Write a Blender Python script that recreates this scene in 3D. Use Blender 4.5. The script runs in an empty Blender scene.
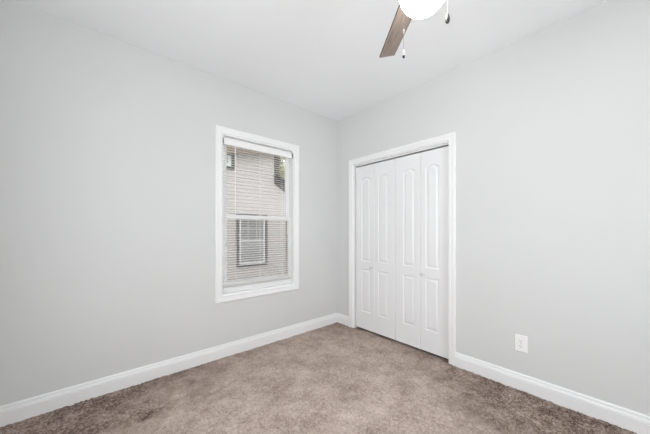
import bpy, bmesh, math, random
import numpy as np
from mathutils import Vector, Matrix

random.seed(7)
S = bpy.context.scene
COL = S.collection

# ------------------------------------------------------------------ camera
H_EYE = 1.246
CAM = Vector((-2.526, -2.639, H_EYE))
FWD = Vector((.6577, .7534, 0)).normalized()
cam_d = bpy.data.cameras.new('camera')
cam = bpy.data.objects.new('camera', cam_d)
COL.objects.link(cam)
cam_d.sensor_width = 36.0
cam_d.lens = 36.0 * 268.0 / 650.0
cam_d.shift_y = 13.8 / 650.0
cam_d.clip_start = .02
cam.location = CAM
cam.rotation_euler = (math.pi / 2, 0, math.atan2(-FWD.x, FWD.y))
S.camera = cam

# ------------------------------------------------------------------ light
GLOBE_STRENGTH = 21.0
GLOBE_COLOR = (1.0, .95, .88, 1)
WORLD_STRENGTH = 2.8
FILL_POWER = 20.5  # added fill lamp across from the closet
REAR_FILL_POWER = 28.5  # added fill lamp at the rear wall
S.view_settings.view_transform = 'Standard'
S.view_settings.look = 'None'
S.view_settings.exposure = 0.0
S.view_settings.gamma = 1.0
S.view_settings.use_curve_mapping = False
S.cycles.max_bounces = 16
S.cycles.diffuse_bounces = 10
S.cycles.transparent_max_bounces = 24

W = bpy.data.worlds.new('overcast_sky')
S.world = W
W.use_nodes = True
nt = W.node_tree
bgn = nt.nodes['Background']
tc = nt.nodes.new('ShaderNodeTexCoord')
sep = nt.nodes.new('ShaderNodeSeparateXYZ')
cr = nt.nodes.new('ShaderNodeValToRGB')
cr.color_ramp.elements[0].position = .0
cr.color_ramp.elements[0].color = (.94, .95, .97, 1)
cr.color_ramp.elements[1].position = 1.0
cr.color_ramp.elements[1].color = (.80, .89, 1.0, 1)
nt.links.new(tc.outputs['Generated'], sep.inputs[0])
nt.links.new(sep.outputs['Z'], cr.inputs[0])
nt.links.new(cr.outputs[0], bgn.inputs['Color'])
bgn.inputs['Strength'].default_value = WORLD_STRENGTH

# added fill lamps in two made-up windows: across from the closet, rear wall
def fill_light(name, loc, rz, tilt, sx, sz, power):
    l = bpy.data.lights.new(name, 'AREA')
    l.shape = 'RECTANGLE'
    l.size, l.size_y = sx, sz
    l.energy = power
    l.color = (.93, .958, .995)
    o = bpy.data.objects.new(name, l)
    COL.objects.link(o)
    o.location = loc
    o.rotation_euler = (math.radians(90 - tilt), 0, math.radians(rz))
    return o
fill_light('fill_light', (-3.085, -1.70, 1.425), -90, 3, .92, 1.40, FILL_POWER)
fill_light('fill_light', (-1.55, -4.165, 1.425), 0, 0, .92, 1.40, REAR_FILL_POWER)

# ------------------------------------------------------------------ materials
def new_mat(name):
    m = bpy.data.materials.new(name)
    m.use_nodes = True
    return m, m.node_tree, m.node_tree.nodes['Principled BSDF']

def mat(name, col, rough=.5, metal=0.0, noise=0.0, nscale=30.0, bump=0.0, bscale=200.0, spec=.5):
    m, t, b = new_mat(name)
    b.inputs['Roughness'].default_value = rough
    b.inputs['Metallic'].default_value = metal
    b.inputs['Specular IOR Level'].default_value = spec
    tc = t.nodes.new('ShaderNodeTexCoord')
    n = t.nodes.new('ShaderNodeTexNoise')
    n.inputs['Scale'].default_value = nscale
    n.inputs['Detail'].default_value = 4
    t.links.new(tc.outputs['Object'], n.inputs['Vector'])
    r = t.nodes.new('ShaderNodeValToRGB')
    k = max(noise, .004)
    r.color_ramp.elements[0].position = .3
    r.color_ramp.elements[1].position = .7
    r.color_ramp.elements[0].color = tuple(max(0, c * (1 - k)) for c in col) + (1,)
    r.color_ramp.elements[1].color = tuple(min(1, c * (1 + k)) for c in col) + (1,)
    t.links.new(n.outputs['Fac'], r.inputs[0])
    t.links.new(r.outputs[0], b.inputs['Base Color'])
    if bump:
        n2 = t.nodes.new('ShaderNodeTexNoise')
        n2.inputs['Scale'].default_value = bscale
        n2.inputs['Detail'].default_value = 3
        bp = t.nodes.new('ShaderNodeBump')
        bp.inputs['Strength'].default_value = bump
        bp.inputs['Distance'].default_value = .002
        t.links.new(tc.outputs['Object'], n2.inputs['Vector'])
        t.links.new(n2.outputs['Fac'], bp.inputs['Height'])
        t.links.new(bp.outputs[0], b.inputs['Normal'])
    return m

M = {}
M['wall'] = mat('wall_paint', (.69, .70, .695), .75, noise=.012, nscale=1.5, bump=.12, bscale=260, spec=.25)
M['ceil'] = mat('ceiling_paint', (.905, .918, .932), .85, noise=.008, nscale=1.5, bump=.15, bscale=220, spec=.2)
M['trim'] = mat('trim_paint', (.89, .895, .895), .35, noise=.006, nscale=4)
M['door'] = mat('door_paint', (.845, .85, .855), .42, noise=.006, nscale=4, bump=.04, bscale=150)
M['vinyl'] = mat('window_vinyl', (.94, .94, .935), .4, noise=.006)
M['plastic'] = mat('white_plastic', (.92, .92, .92), .35, noise=.004)
M['slat'] = mat('blind_slat', (.90, .90, .89), .4, noise=.006)
M['dark'] = mat('dark_slot', (.03, .03, .03), .6)
M['nickel'] = mat('brushed_nickel', (.46, .45, .43), .32, metal=1.0, noise=.05, nscale=40)
M['pewter'] = mat('pewter_fob', (.028, .027, .026), .28, noise=.04, nscale=40)
M['chain'] = mat('chain_metal', (.28, .26, .235), .5, noise=.03, nscale=40, spec=.3)
M['fob'] = mat('fob_white', (.62, .61, .59), .4, noise=.01)
M['edge'] = mat('blade_edge', (.055, .042, .036), .6, noise=.1)
M['lock'] = mat('lock_metal', (.42, .41, .40), .4, metal=.6)
M['siding'] = mat('vinyl_siding', (.40, .360, .336), .6, noise=.02, nscale=3)
M['greytrim'] = mat('grey_trim', (.055, .048, .044), .6, noise=.05, nscale=6)
M['browntrim'] = mat('brown_trim', (.145, .10, .066), .6, noise=.06, nscale=6)
M['shingle'] = mat('roof_shingle', (.10, .09, .085), .9, noise=.3, nscale=12)
M['tan'] = mat('screen_frame', (.58, .46, .41), .5, noise=.02)
M['knob'] = mat('knob_satin', (.66, .665, .67), .35, noise=.01)
M['hsash'] = mat('house_sash', (.56, .555, .54), .5, noise=.01)
M['nblind'] = mat('interior_blind', (.34, .33, .32), .6, noise=.02)
M['soil'] = mat('grass_ground', (.16, .17, .09), .95, noise=.3, nscale=5)
M['bark'] = mat('bark', (.13, .10, .085), .9, noise=.3, nscale=14)
M['ext'] = mat('house_wrap', (.5, .5, .48), .8, noise=.02)
M['cpaint'] = mat('closet_paint', (.62, .62, .61), .8, noise=.01)

def leaf_mat(name, a, b_):
    m, t, b = new_mat(name)
    tc = t.nodes.new('ShaderNodeTexCoord')
    n = t.nodes.new('ShaderNodeTexNoise'); n.inputs['Scale'].default_value = 3.0
    r = t.nodes.new('ShaderNodeValToRGB')
    r.color_ramp.elements[0].position = .35; r.color_ramp.elements[0].color = a + (1,)
    r.color_ramp.elements[1].position = .65; r.color_ramp.elements[1].color = b_ + (1,)
    t.links.new(tc.outputs['Object'], n.inputs['Vector'])
    t.links.new(n.outputs['Fac'], r.inputs[0]); t.links.new(r.outputs[0], b.inputs['Base Color'])
    b.inputs['Roughness'].default_value = .6
    return m
M['leafy'] = leaf_mat('yellow_green_leaf', (.26, .25, .10), (.40, .36, .17))
M['leafg'] = leaf_mat('grey_green_leaf', (.16, .17, .11), (.27, .26, .18))

def glass_mat(name, tint, rough=.0):
    m, t, b = new_mat(name)
    t.nodes.remove(b)
    out = t.nodes['Material Output']
    tr = t.nodes.new('ShaderNodeBsdfTransparent'); tr.inputs[0].default_value = tint
    gl = t.nodes.new('ShaderNodeBsdfGlossy'); gl.inputs['Roughness'].default_value = rough
    fr = t.nodes.new('ShaderNodeFresnel'); fr.inputs[0].default_value = 1.45
    mx = t.nodes.new('ShaderNodeMixShader')
    t.links.new(fr.outputs[0], mx.inputs[0]); t.links.new(tr.outputs[0], mx.inputs[1])
    t.links.new(gl.outputs[0], mx.inputs[2]); t.links.new(mx.outputs[0], out.inputs[0])
    return m
M['glass'] = glass_mat('window_glass', (.97, .98, .975, 1))

def dark_glass():
    m, t, b = new_mat('house_glass')
    b.inputs['Base Color'].default_value = (.13, .125, .118, 1)
    b.inputs['Roughness'].default_value = .08
    tc = t.nodes.new('ShaderNodeTexCoord')
    n = t.nodes.new('ShaderNodeTexNoise'); n.inputs['Scale'].default_value = 2.0
    r = t.nodes.new('ShaderNodeValToRGB')
    r.color_ramp.elements[0].color = (.115, .11, .105, 1); r.color_ramp.elements[1].color = (.17, .165, .155, 1)
    t.links.new(tc.outputs['Object'], n.inputs['Vector'])
    t.links.new(n.outputs['Fac'], r.inputs[0]); t.links.new(r.outputs[0], b.inputs['Base Color'])
    return m
M['hglass'] = dark_glass()

def screen_mat():
    m, t, b = new_mat('insect_mesh')
    b.inputs['Base Color'].default_value = (.40, .29, .26, 1); b.inputs['Roughness'].default_value = .8
    out = t.nodes['Material Output']
    tr = t.nodes.new('ShaderNodeBsdfTransparent')
    mx = t.nodes.new('ShaderNodeMixShader'); mx.inputs[0].default_value = .13
    t.links.new(tr.outputs[0], mx.inputs[1]); t.links.new(b.outputs[0], mx.inputs[2])
    t.links.new(mx.outputs[0], out.inputs[0])
    return m
M['screen'] = screen_mat()

def globe_mat():
    m, t, b = new_mat('opal_glass_lit')
    b.inputs['Base Color'].default_value = (.9, .9, .88, 1)
    b.inputs['Roughness'].default_value = .25
    b.inputs['Emission Color'].default_value = GLOBE_COLOR
    b.inputs['Emission Strength'].default_value = GLOBE_STRENGTH
    return m
M['globe'] = globe_mat()

def blade_mat():
    m, t, b = new_mat('driftwood_blade')
    tc = t.nodes.new('ShaderNodeTexCoord')
    mp = t.nodes.new('ShaderNodeMapping'); mp.inputs['Scale'].default_value = (4, 70, 70)
    n = t.nodes.new('ShaderNodeTexNoise'); n.inputs['Scale'].default_value = 1.6; n.inputs['Detail'].default_value = 6
    r = t.nodes.new('ShaderNodeValToRGB')
    r.color_ramp.elements[0].position = .3; r.color_ramp.elements[0].color = (.20, .155, .13, 1)
    r.color_ramp.elements[1].position = .7; r.color_ramp.elements[1].color = (.34, .275, .235, 1)
    t.links.new(tc.outputs['UV'], mp.inputs[0]); t.links.new(mp.outputs[0], n.inputs['Vector'])
    t.links.new(n.outputs['Fac'], r.inputs[0]); t.links.new(r.outputs[0], b.inputs['Base Color'])
    b.inputs['Roughness'].default_value = .5
    return m
M['blade'] = blade_mat()

WEAR_FALLOFF = (-1.34, -1.19, 1.75, 1.20)          # worn oval with corner light falloff painted in: centre, half length, half width (metres)
def carpet_mat():
    m, t, b = new_mat('brown_carpet')
    b.inputs['Roughness'].default_value = 1.0
    b.inputs['Specular IOR Level'].default_value = .05
    tc = t.nodes.new('ShaderNodeTexCoord')
    def noise(sc, det=3, rough=.6):
        n = t.nodes.new('ShaderNodeTexNoise')
        n.inputs['Scale'].default_value = sc; n.inputs['Detail'].default_value = det
        n.inputs['Roughness'].default_value = rough
        t.links.new(tc.outputs['Object'], n.inputs['Vector']); return n.outputs['Fac']
    def math_(op, a, b_):
        x = t.nodes.new('ShaderNodeMath'); x.operation = op
        for i, v in enumerate((a, b_)):
            if isinstance(v, (int, float)): x.inputs[i].default_value = v
            else: t.links.new(v, x.inputs[i])
        return x.outputs[0]
    def ramp(fac, stops):
        r = t.nodes.new('ShaderNodeValToRGB'); e = r.color_ramp.elements
        e[0].position, e[0].color = stops[0][0], stops[0][1] + (1,)
        e[1].position, e[1].color = stops[-1][0], stops[-1][1] + (1,)
        for p, c in stops[1:-1]: e.new(p).color = c + (1,)
        t.links.new(fac, r.inputs[0]); return r.outputs[0]
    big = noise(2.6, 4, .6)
    # middle pile: paler, finer grain
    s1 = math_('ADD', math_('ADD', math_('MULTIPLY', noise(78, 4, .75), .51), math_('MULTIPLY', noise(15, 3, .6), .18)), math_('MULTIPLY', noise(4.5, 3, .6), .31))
    pale_pile = ramp(s1, [(.36, (.24, .178, .148)), (.5, (.49, .395, .345)), (.64, (.72, .60, .54))])
    # margin pile: darker, coarser tufts
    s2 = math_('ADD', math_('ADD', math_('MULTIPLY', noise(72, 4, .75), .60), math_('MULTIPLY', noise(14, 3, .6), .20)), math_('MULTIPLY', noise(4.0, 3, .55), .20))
    dark_pile = ramp(s2, [(.39, (.062, .038, .028)), (.5, (.265, .200, .170)), (.61, (.53, .425, .37))])
    # worn, paler diagonal oval; the darker corners paint light falloff into the pile
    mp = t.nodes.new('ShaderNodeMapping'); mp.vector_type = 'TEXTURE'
    mp.inputs['Location'].default_value = (WEAR_FALLOFF[0], WEAR_FALLOFF[1], 0)
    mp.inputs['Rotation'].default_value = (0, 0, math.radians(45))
    mp.inputs['Scale'].default_value = (WEAR_FALLOFF[2], WEAR_FALLOFF[3], 1)
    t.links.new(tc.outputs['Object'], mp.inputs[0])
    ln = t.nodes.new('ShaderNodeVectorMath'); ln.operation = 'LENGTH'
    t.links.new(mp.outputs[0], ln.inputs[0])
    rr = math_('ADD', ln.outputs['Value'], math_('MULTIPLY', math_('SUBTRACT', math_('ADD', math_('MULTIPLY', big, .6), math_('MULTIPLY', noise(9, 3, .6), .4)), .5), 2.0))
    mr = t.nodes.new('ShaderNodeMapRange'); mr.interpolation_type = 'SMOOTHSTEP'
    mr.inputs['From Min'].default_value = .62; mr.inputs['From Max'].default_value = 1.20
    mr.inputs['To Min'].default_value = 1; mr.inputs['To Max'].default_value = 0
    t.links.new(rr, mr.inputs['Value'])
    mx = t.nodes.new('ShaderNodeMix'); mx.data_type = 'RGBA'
    t.links.new(mr.outputs[0], mx.inputs[0]); t.links.new(dark_pile, mx.inputs[6]); t.links.new(pale_pile, mx.inputs[7])
    t.links.new(mx.outputs[2], b.inputs['Base Color'])
    bp = t.nodes.new('ShaderNodeBump'); bp.inputs['Strength'].default_value = .6; bp.inputs['Distance'].default_value = .006
    t.links.new(noise(160, 2), bp.inputs['Height']); t.links.new(bp.outputs[0], b.inputs['Normal'])
    return m
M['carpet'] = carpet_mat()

# ------------------------------------------------------------------ helpers
ORG = {}
def tag(o, label=None, cat=None, group=None, kind=None):
    if label: o['label'] = label
    if cat: o['category'] = cat
    if group: o['group'] = group
    if kind: o['kind'] = kind
    return o

def root(name, loc, label=None, cat=None, kind=None, group=None):
    o = bpy.data.objects.new(name, None)
    o.empty_display_size = .1
    COL.objects.link(o)
    o.location = loc
    ORG[o.name] = Vector(loc)
    return tag(o, label, cat, group, kind)

def build(name, bm, m, parent=None, origin=None, smooth=False, bevel=0.0, label=None, uv=None):
    """bm is in world coordinates; one mesh object, its origin at the thing's base."""
    if parent is not None: org = ORG[parent.name]
    else: org = Vector(origin) if origin is not None else Vector((0, 0, 0))
    bmesh.ops.recalc_face_normals(bm, faces=bm.faces[:])
    if uv is not None:
        lay = bm.loops.layers.uv.new('UVMap')
        for f in bm.faces:
            for lp in f.loops: lp[lay].uv = uv(lp.vert.co)
    bmesh.ops.translate(bm, verts=bm.verts[:], vec=-org)
    me = bpy.data.meshes.new(name)
    bm.to_mesh(me); bm.free()
    me.materials.append(m)
    if smooth:
        for p in me.polygons: p.use_smooth = True
        me.set_sharp_from_angle(angle=math.radians(35))
    o = bpy.data.objects.new(name, me)
    COL.objects.link(o)
    if parent is not None: o.parent = parent
    else: o.location = org
    ORG[o.name] = org
    if bevel:
        md = o.modifiers.new('edge', 'BEVEL'); md.width = bevel; md.segments = 2; md.limit_method = 'ANGLE'
    if label: o['label'] = label
    return o

def box(bm, x0, x1, y0, y1, z0, z1):
    vs = [bm.verts.new((x, y, z)) for x in (x0, x1) for y in (y0, y1) for z in (z0, z1)]
    for f in ((0, 1, 3, 2), (4, 6, 7, 5), (0, 4, 5, 1), (2, 3, 7, 6), (0, 2, 6, 4), (1, 5, 7, 3)):
        bm.faces.new([vs[i] for i in f])
    return vs

def new_box(*a):
    bm = bmesh.new(); box(bm, *a); return bm

def tube(bm, pts, r, n=10, cap=True):
    rings = []
    pts = [Vector(p) for p in pts]
    for i, p in enumerate(pts):
        d = (pts[min(i + 1, len(pts) - 1)] - pts[max(i - 1, 0)]).normalized()
        a = d.cross(Vector((0, 0, 1)))
        if a.length < 1e-4: a = d.cross(Vector((1, 0, 0)))
        a.normalize(); b = d.cross(a)
        rr = r[i] if isinstance(r, (list, tuple)) else r
        rings.append([bm.verts.new(p + (a * math.cos(2 * math.pi * k / n) + b * math.sin(2 * math.pi * k / n)) * rr) for k in range(n)])
    for q, w in zip(rings, rings[1:]):
        for k in range(n): bm.faces.new((q[k], q[(k + 1) % n], w[(k + 1) % n], w[k]))
    if cap:
        bm.faces.new(rings[0]); bm.faces.new(rings[-1])

def lathe(bm, c, prof, axis=(0, 0, 1), n=32):
    """prof: (radius, height along axis)"""
    c = Vector(c); ax = Vector(axis).normalized()
    u = ax.cross(Vector((1, 0, 0)))
    if u.length < .1: u = ax.cross(Vector((0, 1, 0)))
    u.normalize(); v = ax.cross(u)
    rings = []
    for r, h in prof:
        if r < 1e-5: rings.append([bm.verts.new(c + ax * h)])
        else: rings.append([bm.verts.new(c + ax * h + (u * math.cos(2 * math.pi * k / n) + v * math.sin(2 * math.pi * k / n)) * r) for k in range(n)])
    for a, b in zip(rings, rings[1:]):
        for k in range(n):
            k2 = (k + 1) % n
            if len(a) == 1 and len(b) == 1: continue
            if len(a) == 1: bm.faces.new((a[0], b[k2], b[k]))
            elif len(b) == 1: bm.faces.new((a[k], a[k2], b[0]))
            else: bm.faces.new((a[k], a[k2], b[k2], b[k]))
    if len(rings[0]) > 1: bm.faces.new(rings[0])
    if len(rings[-1]) > 1: bm.faces.new(rings[-1])

def frame_sweep(bm, a0, a1, z0, z1, prof, to3, three_sided=False):
    """Mitred trim round the opening a0..a1 / z0..z1. prof = (outward distance, protrusion). to3(a, p, z)."""
    if three_sided: cs = [(a0, z0, -1, 0), (a0, z1, -1, 1), (a1, z1, 1, 1), (a1, z0, 1, 0)]
    else: cs = [(a0, z0, -1, -1), (a0, z1, -1, 1), (a1, z1, 1, 1), (a1, z0, 1, -1)]
    rings = [[bm.verts.new(to3(a + sa * d, p, z + sz * d)) for d, p in prof] for a, z, sa, sz in cs]
    n = len(prof)
    pairs = [(0, 1), (1, 2), (2, 3)] + ([] if three_sided else [(3, 0)])
    for i, j in pairs:
        for k in range(n): bm.faces.new((rings[i][k], rings[i][(k + 1) % n], rings[j][(k + 1) % n], rings[j][k]))
    if three_sided:
        bm.faces.new(rings[0]); bm.faces.new(rings[3])

def slab_with_holes(a_lo, a_hi, z_lo, z_hi, t, holes, to3):
    """A wall of thickness t with rectangular holes; to3(a, depth, z)."""
    A = sorted({a_lo, a_hi, *[v for h in holes for v in h[:2]]})
    Z = sorted({z_lo, z_hi, *[v for h in holes for v in h[2:]]})
    def solid(i, j):
        if not (0 <= i < len(A) - 1 and 0 <= j < len(Z) - 1): return False
        a = (A[i] + A[i + 1]) / 2; z = (Z[j] + Z[j + 1]) / 2
        return not any(h[0] < a < h[1] and h[2] < z < h[3] for h in holes)
    bm = bmesh.new(); V = {}
    def v(i, j, k):
        if (i, j, k) not in V: V[(i, j, k)] = bm.verts.new(to3(A[i], (0, t)[k], Z[j]))
        return V[(i, j, k)]
    for i in range(len(A) - 1):
        for j in range(len(Z) - 1):
            if not solid(i, j): continue
            for k in (0, 1): bm.faces.new((v(i, j, k), v(i + 1, j, k), v(i + 1, j + 1, k), v(i, j + 1, k)))
            if not solid(i - 1, j): bm.faces.new((v(i, j, 0), v(i, j + 1, 0), v(i, j + 1, 1), v(i, j, 1)))
            if not solid(i + 1, j): bm.faces.new((v(i + 1, j, 0), v(i + 1, j + 1, 0), v(i + 1, j + 1, 1), v(i + 1, j, 1)))
            if not solid(i, j - 1): bm.faces.new((v(i, j, 0), v(i + 1, j, 0), v(i + 1, j, 1), v(i, j, 1)))
            if not solid(i, j + 1): bm.faces.new((v(i, j + 1, 0), v(i + 1, j + 1, 0), v(i + 1, j + 1, 1), v(i, j + 1, 1)))
    return bm

# ------------------------------------------------------------------ room shell
XW, YR, HC = -3.06, -4.14, 2.74           # far left wall, rear wall, ceiling height
WX0, WX1, WZ0, WZ1 = -1.565, -.705, .609, 2.202     # window opening in the left wall (y = 0)
CY0, CY1, CZ = -1.513, -.292, 2.093       # closet opening in the right wall (x = 0)
RW = (-2.20, -1.20, .65, 2.20)             # added window for a fill lamp, across from the closet (x = XW)
RR = (-2.05, -1.05, .65, 2.20)             # added window for a fill lamp, in the rear wall (y = YR)
T = .14

tag(build('wall_left', slab_with_holes(XW - T, T, 0, HC, T, [(WX0, WX1, WZ0, WZ1)], lambda a, d, z: (a, d, z)), M['wall']),
    'light grey painted wall holding the window', 'wall', kind='structure')
tag(build('wall_right', slab_with_holes(YR, 0, 0, HC, T, [(CY0, CY1, 0, CZ)], lambda a, d, z: (d, a, z)), M['wall']),
    'light grey painted wall holding the white closet doors', 'wall', kind='structure')
tag(build('wall_rear', slab_with_holes(XW - T, T, 0, HC, T, [RR], lambda a, d, z: (a, YR - d, z)), M['wall']),
    'light grey painted wall behind the viewer', 'wall', kind='structure')
tag(build('wall_near', slab_with_holes(YR, 0, 0, HC, T, [RW], lambda a, d, z: (XW - d, a, z)), M['wall']),
    'light grey painted wall across from the closet', 'wall', kind='structure')
tag(build('ceiling', new_box(XW - T, .95, YR - T, T, HC, HC + .12), M['ceil']),
    'smooth white ceiling with the fan hanging from it', 'ceiling', kind='structure')

# carpet: a dense pile surface
def carpet():
    st = .007
    x0, x1, y0, y1 = XW, 0.0, YR, 0.0
    nx = int((x1 - x0) / st) + 1; ny = int((y1 - y0) / st) + 1
    rng = np.random.default_rng(3)
    X, Y = np.meshgrid(np.linspace(x0, x1, nx), np.linspace(y0, y1, ny))
    def smooth(a, k):
        for _ in range(k):
            a = (a + np.roll(a, 1, 0) + np.roll(a, -1, 0) + np.roll(a, 1, 1) + np.roll(a, -1, 1)) / 5
        return a
    a = rng.random((ny, nx)); b = smooth(rng.random((ny, nx)), 3); b = (b - b.mean()) / b.std()
    c = smooth(rng.random((ny, nx)), 40); c = (c - c.mean()) / c.std()
    u = ((X - WEAR_FALLOFF[0]) + (Y - WEAR_FALLOFF[1])) / 2 ** .5 / WEAR_FALLOFF[2]; v = ((X - WEAR_FALLOFF[0]) - (Y - WEAR_FALLOFF[1])) / 2 ** .5 / WEAR_FALLOFF[3]
    k = np.clip((np.sqrt(u * u + v * v) - .6) / .6, 0, 1)
    Z = .004 + a * (.0045 + .0025 * k) + b * .0014 + c * .0012
    jx = (rng.random((ny, nx)) - .5) * st * .7; jy = (rng.random((ny, nx)) - .5) * st * .7
    jx[:, 0] = jx[:, -1] = 0; jy[0] = jy[-1] = 0
    co = np.stack([X + jx, Y + jy, Z], -1).reshape(-1, 3).astype(np.float32)
    i = np.arange(nx * ny).reshape(ny, nx)
    q = np.stack([i[:-1, :-1], i[:-1, 1:], i[1:, 1:], i[1:, :-1]], -1).reshape(-1, 4)
    me = bpy.data.meshes.new('floor')
    me.vertices.add(len(co)); me.vertices.foreach_set('co', co.ravel())
    me.loops.add(q.size); me.loops.foreach_set('vertex_index', q.ravel().astype(np.int32))
    me.polygons.add(len(q)); me.polygons.foreach_set('loop_start', np.arange(0, q.size, 4, dtype=np.int32))
    me.polygons.foreach_set('loop_total', np.full(len(q), 4, dtype=np.int32))
    me.polygons.foreach_set('use_smooth', np.ones(len(q), dtype=bool))
    me.update(); me.validate()
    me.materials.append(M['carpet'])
    o = bpy.data.objects.new('floor', me); COL.objects.link(o)
    tag(o, 'mottled brown plush carpet covering the whole floor', 'floor', kind='structure')
carpet()
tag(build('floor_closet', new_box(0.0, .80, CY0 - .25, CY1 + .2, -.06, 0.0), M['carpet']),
    'brown carpet inside the closet', 'floor', kind='structure')
# closet walls behind the doors
bm = slab_with_holes(CY0 - .25, CY1 + .2, 0, HC, .08, [], lambda a, d, z: (.78 + d, a, z))
tag(build('wall_closet_back', bm, M['cpaint']), 'closet back wall behind the doors', 'wall', kind='structure')
for nm, y in (('wall_closet_left', CY1 + .2), ('wall_closet_right', CY0 - .33)):
    tag(build(nm, new_box(T, .78, y, y + .08, 0, HC), M['cpaint']), 'closet side wall behind the doors', 'wall', kind='structure')

# baseboards: flat face, groove, band, groove, bead
BP = [(0, 0), (.016, 0), (.016, .091), (.007, .093), (.007, .0995), (.0165, .1025), (.0105, .1145), (.003, .116), (.003, .1225), (.0115, .1245), (.009, .1325), (.003, .136), (0, .136)]
def baseboard(name, p0, p1, nrm, label, m0=0, m1=0):
    """p0 -> p1 along the wall, nrm into the room; m = 1 mitres that end back by the protrusion."""
    bm = bmesh.new()
    p0 = Vector(p0 + (0,)); p1 = Vector(p1 + (0,)); d = (p1 - p0).normalized(); n = Vector(nrm + (0,))
    a = [bm.verts.new(p0 + n * p + d * (p * m0) + Vector((0, 0, z - .003))) for p, z in BP]
    b = [bm.verts.new(p1 + n * p - d * (p * m1) + Vector((0, 0, z - .003))) for p, z in BP]
    k = len(BP)
    for i in range(k): bm.faces.new((a[i], a[(i + 1) % k], b[(i + 1) % k], b[i]))
    bm.faces.new(a); bm.faces.new(b)
    tag(build(name, bm, M['trim']), label, 'baseboard', kind='structure')
CW = .062
baseboard('baseboard_left', (XW, 0), (0, 0), (0, -1), 'white moulded baseboard along the window wall', 1, 1)
baseboard('baseboard_right_corner', (0, 0), (0, CY1 + CW), (-1, 0), 'short white baseboard between the room corner and the closet', 1, 0)
baseboard('baseboard_right', (0, CY0 - CW), (0, YR), (-1, 0), 'white moulded baseboard to the right of the closet under the outlet', 0, 1)
baseboard('baseboard_rear', (0, YR), (XW, YR), (0, 1), 'white baseboard along the rear wall', 1, 1)
baseboard('baseboard_near', (XW, YR), (XW, 0), (1, 0), 'white baseboard along the wall across from the closet', 1, 1)

CASING = [(0, 0), (0, .010), (.004, .0135), (.012, .0145), (.018, .0115), (.021, .0135), (.050, .0185), (.058, .0175), (CW, .013), (CW, 0)]
# closet casing and jamb
bm = bmesh.new()
frame_sweep(bm, CY0, CY1, 0.0, CZ, CASING, lambda a, p, z: (-p, a, z), True)
cas = build('trim_1', bm, M['trim'])
tag(cas, 'white casing around the closet opening', 'door casing', kind='structure')
bm = bmesh.new()
frame_sweep(bm, CY0 + .006, CY1 - .006, 0.0, CZ - .012, [(0, 0), (0, T), (.012, T), (.012, 0)], lambda a, p, z: (p, a, z), True)
tag(build('trim_2', bm, M['trim']), 'white jamb lining the closet opening', 'door jamb', kind='structure')
bm = new_box(.030, .074, CY0 + .014, CY1 - .014, 2.069, CZ - .0125)
tag(build('trim_3', bm, M['trim'], bevel=.001), 'white track above the bifold closet doors', 'door track', kind='structure')

# ------------------------------------------------------------------ bifold closet doors
XF = .032; TH = .034                       # front face of the leaves, thickness
ZB, ZT = .026, 2.053
J0, J1 = CY1 - .006 - .012, CY0 + .006 + .008
LW = (J0 - J1 - .002 * 2 - .004) / 4       # four leaves
def arch(s):
    s = min(1, abs(s) / .92)
    return 1 - s ** 2.2
def panel_loop(yc, hw, z0, z1, i, ah):
    pts = [(yc - hw + i, z0 + i), (yc + hw - i, z0 + i)]
    n = 20 if ah else 1
    for k in range(n + 1):
        s = 1 - 2 * k / n
        pts.append((yc + s * (hw - i), z1 - i + ah * arch(s)))
    return pts
def leaf_mesh(ya, yb, off):
    bm = bmesh.new()
    lo, hi = min(ya, yb), max(ya, yb); yc = (lo + hi) / 2 + off     # the stile away from the fold is the wider one
    r = .0025
    outer = [bm.verts.new((XF, y, z)) for y, z in ((lo + r, ZB + r), (hi - r, ZB + r), (hi - r, ZT - r), (lo + r, ZT - r))]
    rim = [bm.verts.new((XF + r, y, z)) for y, z in ((lo, ZB), (hi, ZB), (hi, ZT), (lo, ZT))]
    back = [bm.verts.new((XF + TH, v.co.y, v.co.z)) for v in rim]
    edges = [bm.edges.new((outer[k], outer[(k + 1) % 4])) for k in range(4)]
    for A, B in ((outer, rim), (rim, back)):
        for k in range(4): bm.faces.new((A[k], A[(k + 1) % 4], B[(k + 1) % 4], B[k]))
    bm.faces.new(back)
    for z0, z1, ah in ((.868, 1.884, .026), (.240, .770, 0)):
        hw = .0715
        loops = []
        for i, dep in ((0, 0), (.003, .0055), (.008, .0085), (.014, .0090), (.032, .0025), (.035, .0015)):
            loops.append([bm.verts.new((XF + dep, y, z)) for y, z in panel_loop(yc, hw, z0, z1, i, ah)])
        n = len(loops[0])
        edges += [bm.edges.new((loops[0][k], loops[0][(k + 1) % n])) for k in range(n)]
        for A, B in zip(loops, loops[1:]):
            for k in range(n): bm.faces.new((A[k], A[(k + 1) % n], B[(k + 1) % n], B[k]))
        bm.faces.new(loops[-1])
    bmesh.ops.triangle_fill(bm, use_beauty=True, use_dissolve=False, edges=edges)
    return bm
def knob(parent, y, z):
    bm = bmesh.new()
    lathe(bm, (XF, y, z), [(.013, 0), (.013, .003), (.008, .006), (.008, .015), (.0155, .021), (.0195, .028), (.0190, .034), (.013, .039), (0, .040)], axis=(-1, 0, 0), n=24)
    build('knob', bm, M['knob'], parent, smooth=True)
y = J0
pairs = []
for d in (0, 1):
    dr = root('door_%d' % (d + 1), (XF + TH / 2, y - LW, 0.0),
              ('left white bifold closet door with two moulded panel leaves, nearer the room corner',
               'right white bifold closet door with two moulded panel leaves, nearer the wall outlet')[d], 'closet door', kind='structure')
    for k in (0, 1):
        lf = build('door_leaf', leaf_mesh(y, y - LW, -.020 if k == 0 else .020), M['door'], dr)
        if (d, k) == (0, 0): knob(lf, y - LW + .030, .803)
        if (d, k) == (1, 1): knob(lf, y - .030, .803)
        y -= LW + (.002 if k == 0 else .004)

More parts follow.
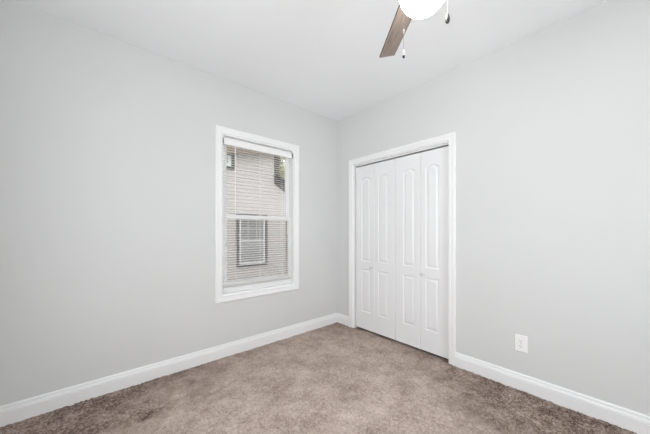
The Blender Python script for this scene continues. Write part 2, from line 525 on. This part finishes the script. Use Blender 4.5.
# ------------------------------------------------------------------ window in the left wall
win = root('window_1', ((WX0 + WX1) / 2, 0, WZ0), 'white double hung window with a neighbouring house outside', 'window', kind='structure')
bm = bmesh.new(); frame_sweep(bm, WX0, WX1, WZ0, WZ1, CASING, lambda a, p, z: (a, -p, z)); build('window_casing', bm, M['trim'], win)
bm = bmesh.new(); frame_sweep(bm, WX0 + .012, WX1 - .012, WZ0 + .012, WZ1 - .012, [(0, 0), (0, .062), (.012, .062), (.012, 0)], lambda a, p, z: (a, p, z)); build('jamb', bm, M['trim'], win)
FX0, FX1, FZ0, FZ1 = WX0 + .024, WX1 - .014, WZ0 + .022, WZ1 - .022
bm = bmesh.new(); frame_sweep(bm, FX0, FX1, FZ0, FZ1, [(0, .062), (0, .135), (.0215, .135), (.0215, .062)], lambda a, p, z: (min(max(a, WX0), WX1), p, z)); build('window_frame', bm, M['vinyl'], win)
def sash(name, x0, x1, z0, z1, gx0, gx1, gz0, gz1, y0, y1):
    bm = bmesh.new()
    r = []
    for (a0, a1, c0, c1), yy in (((x0, x1, z0, z1), y0), ((gx0 - .006, gx1 + .006, gz0 - .006, gz1 + .006), y0), ((gx0, gx1, gz0, gz1), y0 + .008), ((gx0, gx1, gz0, gz1), y1), ((x0, x1, z0, z1), y1)):
        r.append([bm.verts.new((a, yy, c)) for a, c in ((a0, c0), (a1, c0), (a1, c1), (a0, c1))])
    for A, B in zip(r, r[1:] + r[:1]):
        for k in range(4): bm.faces.new((A[k], A[(k + 1) % 4], B[(k + 1) % 4], B[k]))
    s = build(name, bm, M['vinyl'], win)
    ym = (y0 + y1) / 2
    build('pane', new_box(gx0 - .003, gx1 + .003, ym - .002, ym + .002, gz0 - .003, gz1 + .003), M['glass'], s)
    return s
lo = sash('lower_sash', FX0 + .002, FX1 - .002, FZ0 + .001, 1.412, -1.484, -.746, .722, 1.366, .064, .090)
up = sash('upper_sash', FX0 + .002, FX1 - .002, 1.374, FZ1 - .001, -1.476, -.762, 1.414, 2.130, .096, .120)
bm = bmesh.new()
box(bm, -1.15, -1.09, .066, .088, 1.412, 1.418)
lathe(bm, (-1.12, .077, 1.418), [(.011, 0), (.011, .007), (.006, .010), (0, .011)], n=16)
box(bm, -1.124, -1.085, .073, .081, 1.423, 1.429)
build('sash_lock', bm, M['lock'], lo)
bm = bmesh.new(); box(bm, -1.20, -1.04, .055, .0645, .690, .700); build('sash_lift', bm, M['vinyl'], lo)
sc = build('insect_screen', new_box(FX0 + .02, FX1 - .02, .1290, .1300, FZ0 + .02, 1.40), M['screen'], win)
bm = bmesh.new(); frame_sweep(bm, FX0 + .030, FX1 - .026, FZ0 + .024, 1.385, [(0, .1235), (0, .1335), (.022, .1335), (.022, .1235)], lambda a, p, z: (a, p, z)); build('screen_frame', bm, M['tan'], sc)

# ------------------------------------------------------------------ mini blind
bx0, bx1 = WX0 + .0255, WX1 - .0265
blind = root('window_blind', ((bx0 + bx1) / 2, .030, WZ0 + .014), 'white mini blind with open slats hung inside the window frame', 'blind')
bm = bmesh.new()
for q in range(1): box(bm, bx0, bx1, .014, .048, 2.112, 2.160)
box(bm, bx0, bx1, .010, .014, 2.105, 2.163)
hr = build('headrail', bm, M['slat'], blind, bevel=.0015)
for xx in (bx0 - .010, bx1):
    bm = bmesh.new(); box(bm, xx, xx + .010, .008, .050, 2.110, 2.166); box(bm, xx, xx + .010, .008, .012, 2.110, 2.194); build('bracket', bm, M['slat'], blind)
bm = bmesh.new()
z = 2.094; tilt = math.radians(5.5); PITCH = .0246; yc = .031
def slat(bm, z, tilt):
    n = 5; hw = .0125; th = .0003; top = []; bot = []
    for k in range(n):
        s = -1 + 2 * k / (n - 1)
        yy = s * hw; zz = .0011 * (1 - s * s)
        Y = yc + yy * math.cos(tilt) - zz * math.sin(tilt); Z = z + yy * math.sin(tilt) + zz * math.cos(tilt)
        top.append([bm.verts.new((x, Y, Z + th)) for x in (bx0 + .004, bx1 - .004)])
        bot.append([bm.verts.new((x, Y, Z - th)) for x in (bx0 + .004, bx1 - .004)])
    for A, B in zip(top, top[1:]): bm.faces.new((A[0], A[1], B[1], B[0]))
    for A, B in zip(bot, bot[1:]): bm.faces.new((A[0], B[0], B[1], A[1]))
    for e in (0, -1): bm.faces.new((top[e][0], top[e][1], bot[e][1], bot[e][0]))
    for e in (0, 1): bm.faces.new([t[e] for t in top] + [b[e] for b in reversed(bot)])
while z > .700:
    slat(bm, z, tilt); z -= PITCH
for k in range(5): slat(bm, .680 + .0035 * k, .05)
build('slats', bm, M['slat'], blind)
build('bottom_rail', new_box(bx0 + .002, bx1 - .002, yc - .0125, yc + .0125, .661, .675), M['slat'], blind, bevel=.002)
for xx in (bx0 + .13, (bx0 + bx1) / 2, bx1 - .13):
    bm = bmesh.new()
    for yy in (yc - .0135, yc + .0135): tube(bm, [(xx, yy, 2.12), (xx, yy, .668)], .0007, 6)
    build('ladder_cord', bm, M['slat'], blind)
bm = bmesh.new()
tube(bm, [(-1.425, .006, 2.112), (-1.425, .004, 2.09), (-1.425, .004, 1.42)], .0042, 8)
tube(bm, [(-1.425, .012, 2.118), (-1.425, .006, 2.112)], .003, 8)
build('tilt_wand', bm, M['slat'], blind, smooth=True)
bm = bmesh.new()
for q in (0, .006): tube(bm, [(bx1 - .07 + q, .007, 2.112), (bx1 - .07 + q, .006, 1.25)], .0009, 6)
lathe(bm, (bx1 - .067, .006, 1.20), [(.0, 0), (.006, .003), (.005, .03), (.0025, .05), (0, .051)], n=12)
build('lift_cord', bm, M['slat'], blind)

# ------------------------------------------------------------------ two made-up windows holding the fill lamps, both out of view
def fill_window(name, loc, op, label, to3):
    w = root(name, loc, label, 'window', kind='structure')
    bm = bmesh.new(); frame_sweep(bm, *op, CASING, to3); build('window_casing', bm, M['trim'], w)  # casing of the added window
    a0, a1, k0, k1 = op[0] + .03, op[1] - .03, op[2] + .03, op[3] - .03
    bm = bmesh.new(); frame_sweep(bm, a0, a1, k0, k1, [(0, -.05), (0, -.11), (.03, -.11), (.03, -.05)], to3)
    def bar(c0, c1, q0, q1, p0, p1):
        v = [bm.verts.new(to3(a, p, z)) for a in (c0, c1) for p in (p0, p1) for z in (q0, q1)]
        for f in ((0, 1, 3, 2), (4, 6, 7, 5), (0, 4, 5, 1), (2, 3, 7, 6), (0, 2, 6, 4), (1, 5, 7, 3)): bm.faces.new([v[i] for i in f])
    bar(a0, a1, 1.40, 1.44, -.09, -.06)
    fr = build('window_frame', bm, M['vinyl'], w)
    bm = bmesh.new(); bar(a0, a1, k0, k1, -.082, -.078); build('pane', bm, M['glass'], fr)
fill_window('fill_window_2', (XW, -1.70, RW[2]), RW, 'added white window holding a fill lamp in the wall across from the closet', lambda a, p, z: (XW + p, a, z))
fill_window('fill_window_3', (-1.55, YR, RR[2]), RR, 'added white window holding a fill lamp in the rear wall behind the viewer', lambda a, p, z: (a, YR + p, z))

# ------------------------------------------------------------------ wall outlet
oy, oz = -2.071, .368
out = root('wall_outlet', (0, oy, oz), 'white duplex power outlet low on the wall right of the closet', 'outlet')
def rrect(bm, y0, y1, z0, z1, xs, r, n=5):
    """stack of rounded rectangles at (x, inset)"""
    rings = []
    for x, ins in xs:
        ring = []
        for cy, cz, a0 in ((y1 - r, z1 - r, 0), (y0 + r, z1 - r, 90), (y0 + r, z0 + r, 180), (y1 - r, z0 + r, 270)):
            for k in range(n):
                a = math.radians(a0 + 90 * k / (n - 1)); rr = max(r - ins, .0003)
                ring.append(bm.verts.new((x, cy + rr * math.cos(a), cz + rr * math.sin(a))))
        rings.append(ring)
    m_ = len(rings[0])
    for A, B in zip(rings, rings[1:]):
        for k in range(m_): bm.faces.new((A[k], A[(k + 1) % m_], B[(k + 1) % m_], B[k]))
    bm.faces.new(rings[0]); bm.faces.new(rings[-1])
bm = bmesh.new(); rrect(bm, oy - .041, oy + .041, oz - .0645, oz + .0645, [(0, 0), (-.004, 0), (-.0065, .003)], .005); build('cover_plate', bm, M['plastic'], out)
for s in (-1, 1):
    zc = oz + s * .0205
    bm = bmesh.new(); rrect(bm, oy - .0170, oy + .0170, zc - .0145, zc + .0145, [(-.006, 0), (-.0078, 0), (-.0084, .001)], .009); rc = build('receptacle', bm, M['plastic'], out)
    bm = bmesh.new()
    box(bm, -.0087, -.0080, oy + .0055, oy + .0080, zc - .001, zc + .0085)
    box(bm, -.0087, -.0080, oy - .0080, oy - .0058, zc + .000, zc + .0075)
    lathe(bm, (-.0080, oy, zc - .0075), [(.0027, 0), (.0027, .0007)], axis=(-1, 0, 0), n=12)
    build('slots', bm, M['dark'], rc)
bm = bmesh.new(); lathe(bm, (-.0062, oy, oz), [(.0035, 0), (.0033, .0012), (0, .0018)], axis=(-1, 0, 0), n=16); build('screw', bm, M['nickel'], out)

# ------------------------------------------------------------------ ceiling fan
RGT = Vector((FWD.y, -FWD.x, 0))
def cam_pt(lat, dep, z): 
    p = CAM + FWD * dep + RGT * lat
    return Vector((p.x, p.y, z))
hub = cam_pt(.412, 1.12, 0)
fx, fy = hub.x, hub.y
fan = root('ceiling_fan', (fx, fy, HC), 'four-blade ceiling fan with brown wood blades and a lit white globe', 'ceiling fan')
bm = bmesh.new(); lathe(bm, (fx, fy, 0), [(.030, HC - .075), (.055, HC - .060), (.068, HC - .025), (.070, HC)], n=40); build('canopy', bm, M['nickel'], fan, smooth=True)
bm = bmesh.new(); tube(bm, [(fx, fy, HC - .07), (fx, fy, 2.47)], .0125, 20); build('downrod', bm, M['nickel'], fan, smooth=True)
bm = bmesh.new(); lathe(bm, (fx, fy, 0), [(.055, 2.345), (.100, 2.350), (.108, 2.365), (.108, 2.420), (.095, 2.445), (.050, 2.462), (.028, 2.480), (.016, 2.500)], n=48); build('motor_housing', bm, M['nickel'], fan, smooth=True)
bm = bmesh.new(); lathe(bm, (fx, fy, 0), [(.080, 2.312), (.086, 2.314), (.086, 2.324), (.062, 2.330), (.052, 2.336), (.052, 2.352)], n=48); build('light_fitter', bm, M['nickel'], fan, smooth=True)
GR = .100; gz = 2.258
prof = []
for k in range(25):
    a = -math.pi / 2 + (math.pi / 2 + math.radians(36)) * k / 24
    prof.append((GR * math.cos(a) if k else 0.0, gz + GR * math.sin(a)))
bm = bmesh.new(); lathe(bm, (fx, fy, 0), prof, n=64); build('globe', bm, M['globe'], fan, smooth=True, label='lit white glass globe')
ang0 = math.atan2(FWD.y, FWD.x) + math.radians(2.8)
BZ = 2.333
for k in range(4):
    a = ang0 + k * math.pi / 2
    d = Vector((math.cos(a), math.sin(a), 0)); s = Vector((-math.sin(a), math.cos(a), 0))   # s: left of the blade seen outward
    pitch = math.radians(11)
    sv = s * math.cos(pitch) - Vector((0, 0, 1)) * math.sin(pitch)
    nv = d.cross(sv)
    r0, r1 = .150, .548
    w0, w1 = .050, .0485
    def outline(ins):
        pts = []
        for (rr, ww) in ((r0, -w0), (r1, -w1), (r1, w1), (r0, w0)):
            sg = 1 if ww > 0 else -1; e = 1 if rr == r1 else -1
            rad = .005 if rr == r1 else .018
            cx, cy = rr - e * rad, ww - sg * rad
            st = math.atan2(0, e)
            q = []
            for j in range(5):
                t_ = math.pi / 2 * j / 4
                q.append((cx + e * (rad - ins) * math.cos(t_), cy + sg * (rad - ins) * math.sin(t_)))
            if (e == 1 and sg == -1) or (e == -1 and sg == 1): q = q[::-1]
            pts += q
        return pts
    bm = bmesh.new()
    P = lambda u, v, h: Vector((fx, fy, BZ)) + d * u + sv * v + nv * h
    rings = []
    for h, ins in ((-.0045, .001), (-.0035, 0), (.0035, 0), (.0045, .001)):
        rings.append([bm.verts.new(P(u, v, h)) for u, v in outline(ins)])
    n = len(rings[0])
    for A, B in zip(rings, rings[1:]):
        for j in range(n): bm.faces.new((A[j], A[(j + 1) % n], B[(j + 1) % n], B[j]))
    bm.faces.new(rings[0]); bm.faces.new(rings[-1])
    o_ = Vector((fx, fy, BZ))
    for f in bm.faces:
        if len(f.verts) == 4: f.material_index = 1
    bl = build('blade', bm, M['blade'], fan, uv=lambda co: ((co - o_).dot(d), (co - o_).dot(sv)))
    bl.data.materials.append(M['edge'])
    bm = bmesh.new()
    rows = []
    for u, hw in ((.085, .016), (.12, .013), (.15, .022), (.19, .030), (.225, .022), (.235, .0)):
        zo = .0035 if u >= .15 else .0035 + (.15 - u) * .35
        rows.append([bm.verts.new(P(u, v, zo + e)) for v, e in ((-max(hw, .004), 0), (max(hw, .004), 0), (max(hw, .004), .004), (-max(hw, .004), .004))])
    for A, B in zip(rows, rows[1:]):
        for j in range(4): bm.faces.new((A[j], A[(j + 1) % 4], B[(j + 1) % 4], B[j]))
    bm.faces.new(rows[0]); bm.faces.new(rows[-1])
    build('blade_iron', bm, M['nickel'], bl)
def chain(p, ztop, zend, fob_prof, fm, conn=None):
    bm = bmesh.new()
    c = Vector((fx, fy, 0)); q = Vector((p.x, p.y, 0)); out_ = (q - c).normalized()
    st = c + out_ * .05
    pts = [(st.x, st.y, ztop + .012), ((st.x + q.x) / 2, (st.y + q.y) / 2, ztop + .012), (q.x, q.y, ztop + .004), (q.x, q.y, ztop - .01)]
    tube(bm, pts, .0016, 8)
    zz = ztop - .008; step = .0042
    while zz > zend:
        lathe(bm, (p.x, p.y, zz), [(0, -.0013), (.0009, -.0008), (.0012, 0), (.0009, .0008), (0, .0013)], n=6); zz -= step
    tube(bm, [(p.x, p.y, ztop - .008), (p.x, p.y, zend - .004)], .0006, 5)
    ch = build('pull_chain', bm, M['chain'], fan, smooth=True)
    if conn:
        bm = bmesh.new(); lathe(bm, (p.x, p.y, conn), [(0, -.010), (.0026, -.008), (.0035, -.002), (.0028, .006), (.0012, .010), (0, .0105)], n=14); build('connector', bm, M['fob'], ch, smooth=True)
    for nm, pf, mm in fob_prof:
        bm = bmesh.new(); lathe(bm, (p.x, p.y, zend), pf, n=20); build(nm, bm, mm, ch, smooth=True)
pa = cam_pt(.3135, 1.068, 0)
chain(pa, 2.336, 1.965, [('fob', [(0, -.0235), (.0055, -.022), (.0062, -.014), (.0058, -.008), (.0035, -.001), (.0015, .003), (0, .0035)], M['fob']),
                         ('fob_tip', [(0, -.0305), (.0042, -.0295), (.0052, -.025), (.0050, -.021)], M['pewter'])], M['nickel'], conn=2.040)
pb = cam_pt(.5195, 1.137, 0)
chain(pb, 2.336, 2.170, [('fob', [(0, -.044), (.0055, -.0425), (.0092, -.035), (.0095, -.026), (.0078, -.015), (.0045, -.005), (.002, .001), (0, .002)], M['pewter'])], M['nickel'])

# ------------------------------------------------------------------ outside: neighbouring house
tag(build('ground', new_box(-14, 22, T + .1, 30, -1.0, -.8), M['soil']), 'grassy ground outside the window', 'ground', kind='structure')
HY = 4.7                                   # face of the neighbour's wall
house = root('neighbor_house', (0, HY, -.8), 'pale sided house with grey window trim seen through the window', 'house')
XC = 1.80                                  # corner of the tall block
RS = .160                                  # slope of the roof edge
def eave(x): return 3.42 + (x - .18) * RS  # underside of the tall roof at the overhang
LX = 5.6
def low(x): return 2.86 - (x - 1.95) * .56 # top of the lower gable's rake board
def siding(bm, xa, xb, z_top):
    """lap siding courses from the ground to z_top(x)"""
    z = -.8; e = .1016
    while True:
        z1 = z + e
        # the course is cut where the roof line comes down
        xs = np.linspace(xa, xb, 41)
        ok = [x for x in xs if z_top(x) > z + .005]
        if not ok: break
        a, b = min(ok), max(ok)
        v = [bm.verts.new(p) for p in ((a, HY - .016, z), (b, HY - .016, z), (b, HY - .003, z1), (a, HY - .003, z1), (a, HY, z), (b, HY, z))]
        bm.faces.new(v[:4]); bm.faces.new((v[4], v[5], v[1], v[0]))
        z = z1
        if z > 4.6: break
bm = bmesh.new(); siding(bm, -6.0, XC, lambda x: eave(x) + .15)
box(bm, -6.0, XC, HY, HY + 8, -.8, 3.2)
build('tall_block', bm, M['siding'], house)
bm = bmesh.new(); siding(bm, XC, LX, lambda x: low(x) - .1)
box(bm, XC + .01, LX, HY + .02, HY + 7, -.8, .75)
build('low_block', bm, M['siding'], house)
bm = new_box(XC - .02, XC + .15, HY - .03, HY + .14, low(XC) - .19, eave(XC) + .2)
build('corner_board', bm, M['greytrim'], house)
# roof of the tall block: a slab sloping along X with a brown fascia and soffit
def slope_slab(bm, x0, x1, fz, y0, y1, t):
    v = [bm.verts.new(p) for x in (x0, x1) for y in (y0, y1) for p in ((x, y, fz(x)), (x, y, fz(x) + t))]
    for f in ((0, 1, 3, 2), (4, 6, 7, 5), (0, 4, 5, 1), (2, 3, 7, 6), (0, 2, 6, 4), (1, 5, 7, 3)): bm.faces.new([v[i] for i in f])
bm = bmesh.new(); slope_slab(bm, -6.4, 2.05, lambda x: eave(x) + .17, HY - .32, HY + 8.3, .06); build('roof', bm, M['shingle'], house)
bm = bmesh.new(); slope_slab(bm, -6.4, 2.05, lambda x: eave(x) - .12, HY - .30, HY - .27, .29); slope_slab(bm, -6.4, 2.05, lambda x: eave(x) + .10, HY - .27, HY + .02, .02); build('fascia', bm, M['browntrim'], house)
bm = bmesh.new(); slope_slab(bm, XC, LX + .3, lambda x: low(x) - .02, HY - .22, HY + 7, .05); build('low_roof', bm, M['shingle'], house)
bm = bmesh.new(); slope_slab(bm, XC - .02, LX + .3, lambda x: low(x) - .25, HY - .06, HY - .018, .23); build('rake_board', bm, M['greytrim'], house)
def house_window(x0, x1, z0, z1, t, white, rows, lowblind):
    bm = bmesh.new(); frame_sweep(bm, x0 + t, x1 - t, z0 + t, z1 - t, [(0, 0), (0, .035), (t, .035), (t, 0)], lambda a, p, z: (a, HY - .012 - p, z))
    f = build('window', bm, M['greytrim'], house)
    i0, i1, k0, k1 = x0 + t, x1 - t, z0 + t, z1 - t
    zm = (k0 + k1) / 2
    bm = bmesh.new(); frame_sweep(bm, i0 + white, i1 - white, k0 + white, k1 - white, [(0, 0), (0, .02), (white, .02), (white, 0)], lambda a, p, z: (a, HY - .014 - p, z))
    box(bm, i0, i1, HY - .036, HY - .012, zm - .02, zm + .02)
    for q in (1, 2):
        xx = i0 + (i1 - i0) * q / 3; box(bm, xx - .006, xx + .006, HY - .026, HY - .015, zm, k1)
    zz = (zm + k1) / 2; box(bm, i0, i1, HY - .026, HY - .015, zz - .006, zz + .006)
    build('window_sash', bm, M['hsash'], f)
    build('pane', new_box(i0, i1, HY - .020, HY - .014, k0, k1), M['hglass'], f)
    if lowblind:
        bm = bmesh.new(); zz = k0 + .05
        while zz < zm - .03:
            box(bm, i0 + white, i1 - white, HY - .024, HY - .0195, zz, zz + .030); zz += .062
        build('window_shade', bm, M['nblind'], f)
house_window(.555, 1.52, .205, 1.72, .078, .05, 2, True)
house_window(-.55, .49, 2.945, 3.42, .085, .09, 1, False)

# ------------------------------------------------------------------ trees beyond the house
def tree(name, x, y, h, cr_, leafm, label, n):
    t = root(name, (x, y, -.8), label, 'tree', group=None)
    bm = bmesh.new()
    tube(bm, [(x, y, -.8), (x + .08, y, h * .35), (x - .05, y + .1, h * .6), (x, y, h * .92)], [.16, .13, .09, .03], 10)
    br = []
    for k in range(14):
        a = random.uniform(0, 6.28); z0 = random.uniform(h * .35, h * .8); L = random.uniform(.5, 1) * cr_
        e = (x + math.cos(a) * L, y + math.sin(a) * L, z0 + random.uniform(.3, 1.1)); br.append(e)
        tube(bm, [(x, y, z0), ((x + e[0]) / 2, (y + e[1]) / 2, z0 + .35), e], [.045, .03, .012], 6)
    build('trunk', bm, M['bark'], t)
    bm = bmesh.new()
    for k in range(n):
        e = random.choice(br)
        p = Vector((e[0] + random.gauss(0, .6), e[1] + random.gauss(0, .6), e[2] + random.gauss(0, .55)))
        u = Vector((random.gauss(0, 1), random.gauss(0, 1), random.gauss(0, 1))).normalized()
        w = u.orthogonal().normalized(); s_ = random.uniform(.09, .15)
        v = [bm.verts.new(p + q) for q in (-u * s_, w * s_ * .5 + Vector((0, 0, .01)), u * s_, -w * s_ * .5)]
        bm.faces.new(v)
    build('foliage', bm, leafm, t)
tree('leafy_tree', 6.7, 12.3, 7.4, 2.1, M['leafy'], 'yellow green leafy tree beyond the low roof of the house', 9000)
tree('bushy_tree', 13.3, 22.5, 12.0, 3.0, M['leafg'], 'grey green tree standing farther back behind the yellow green tree', 7000)
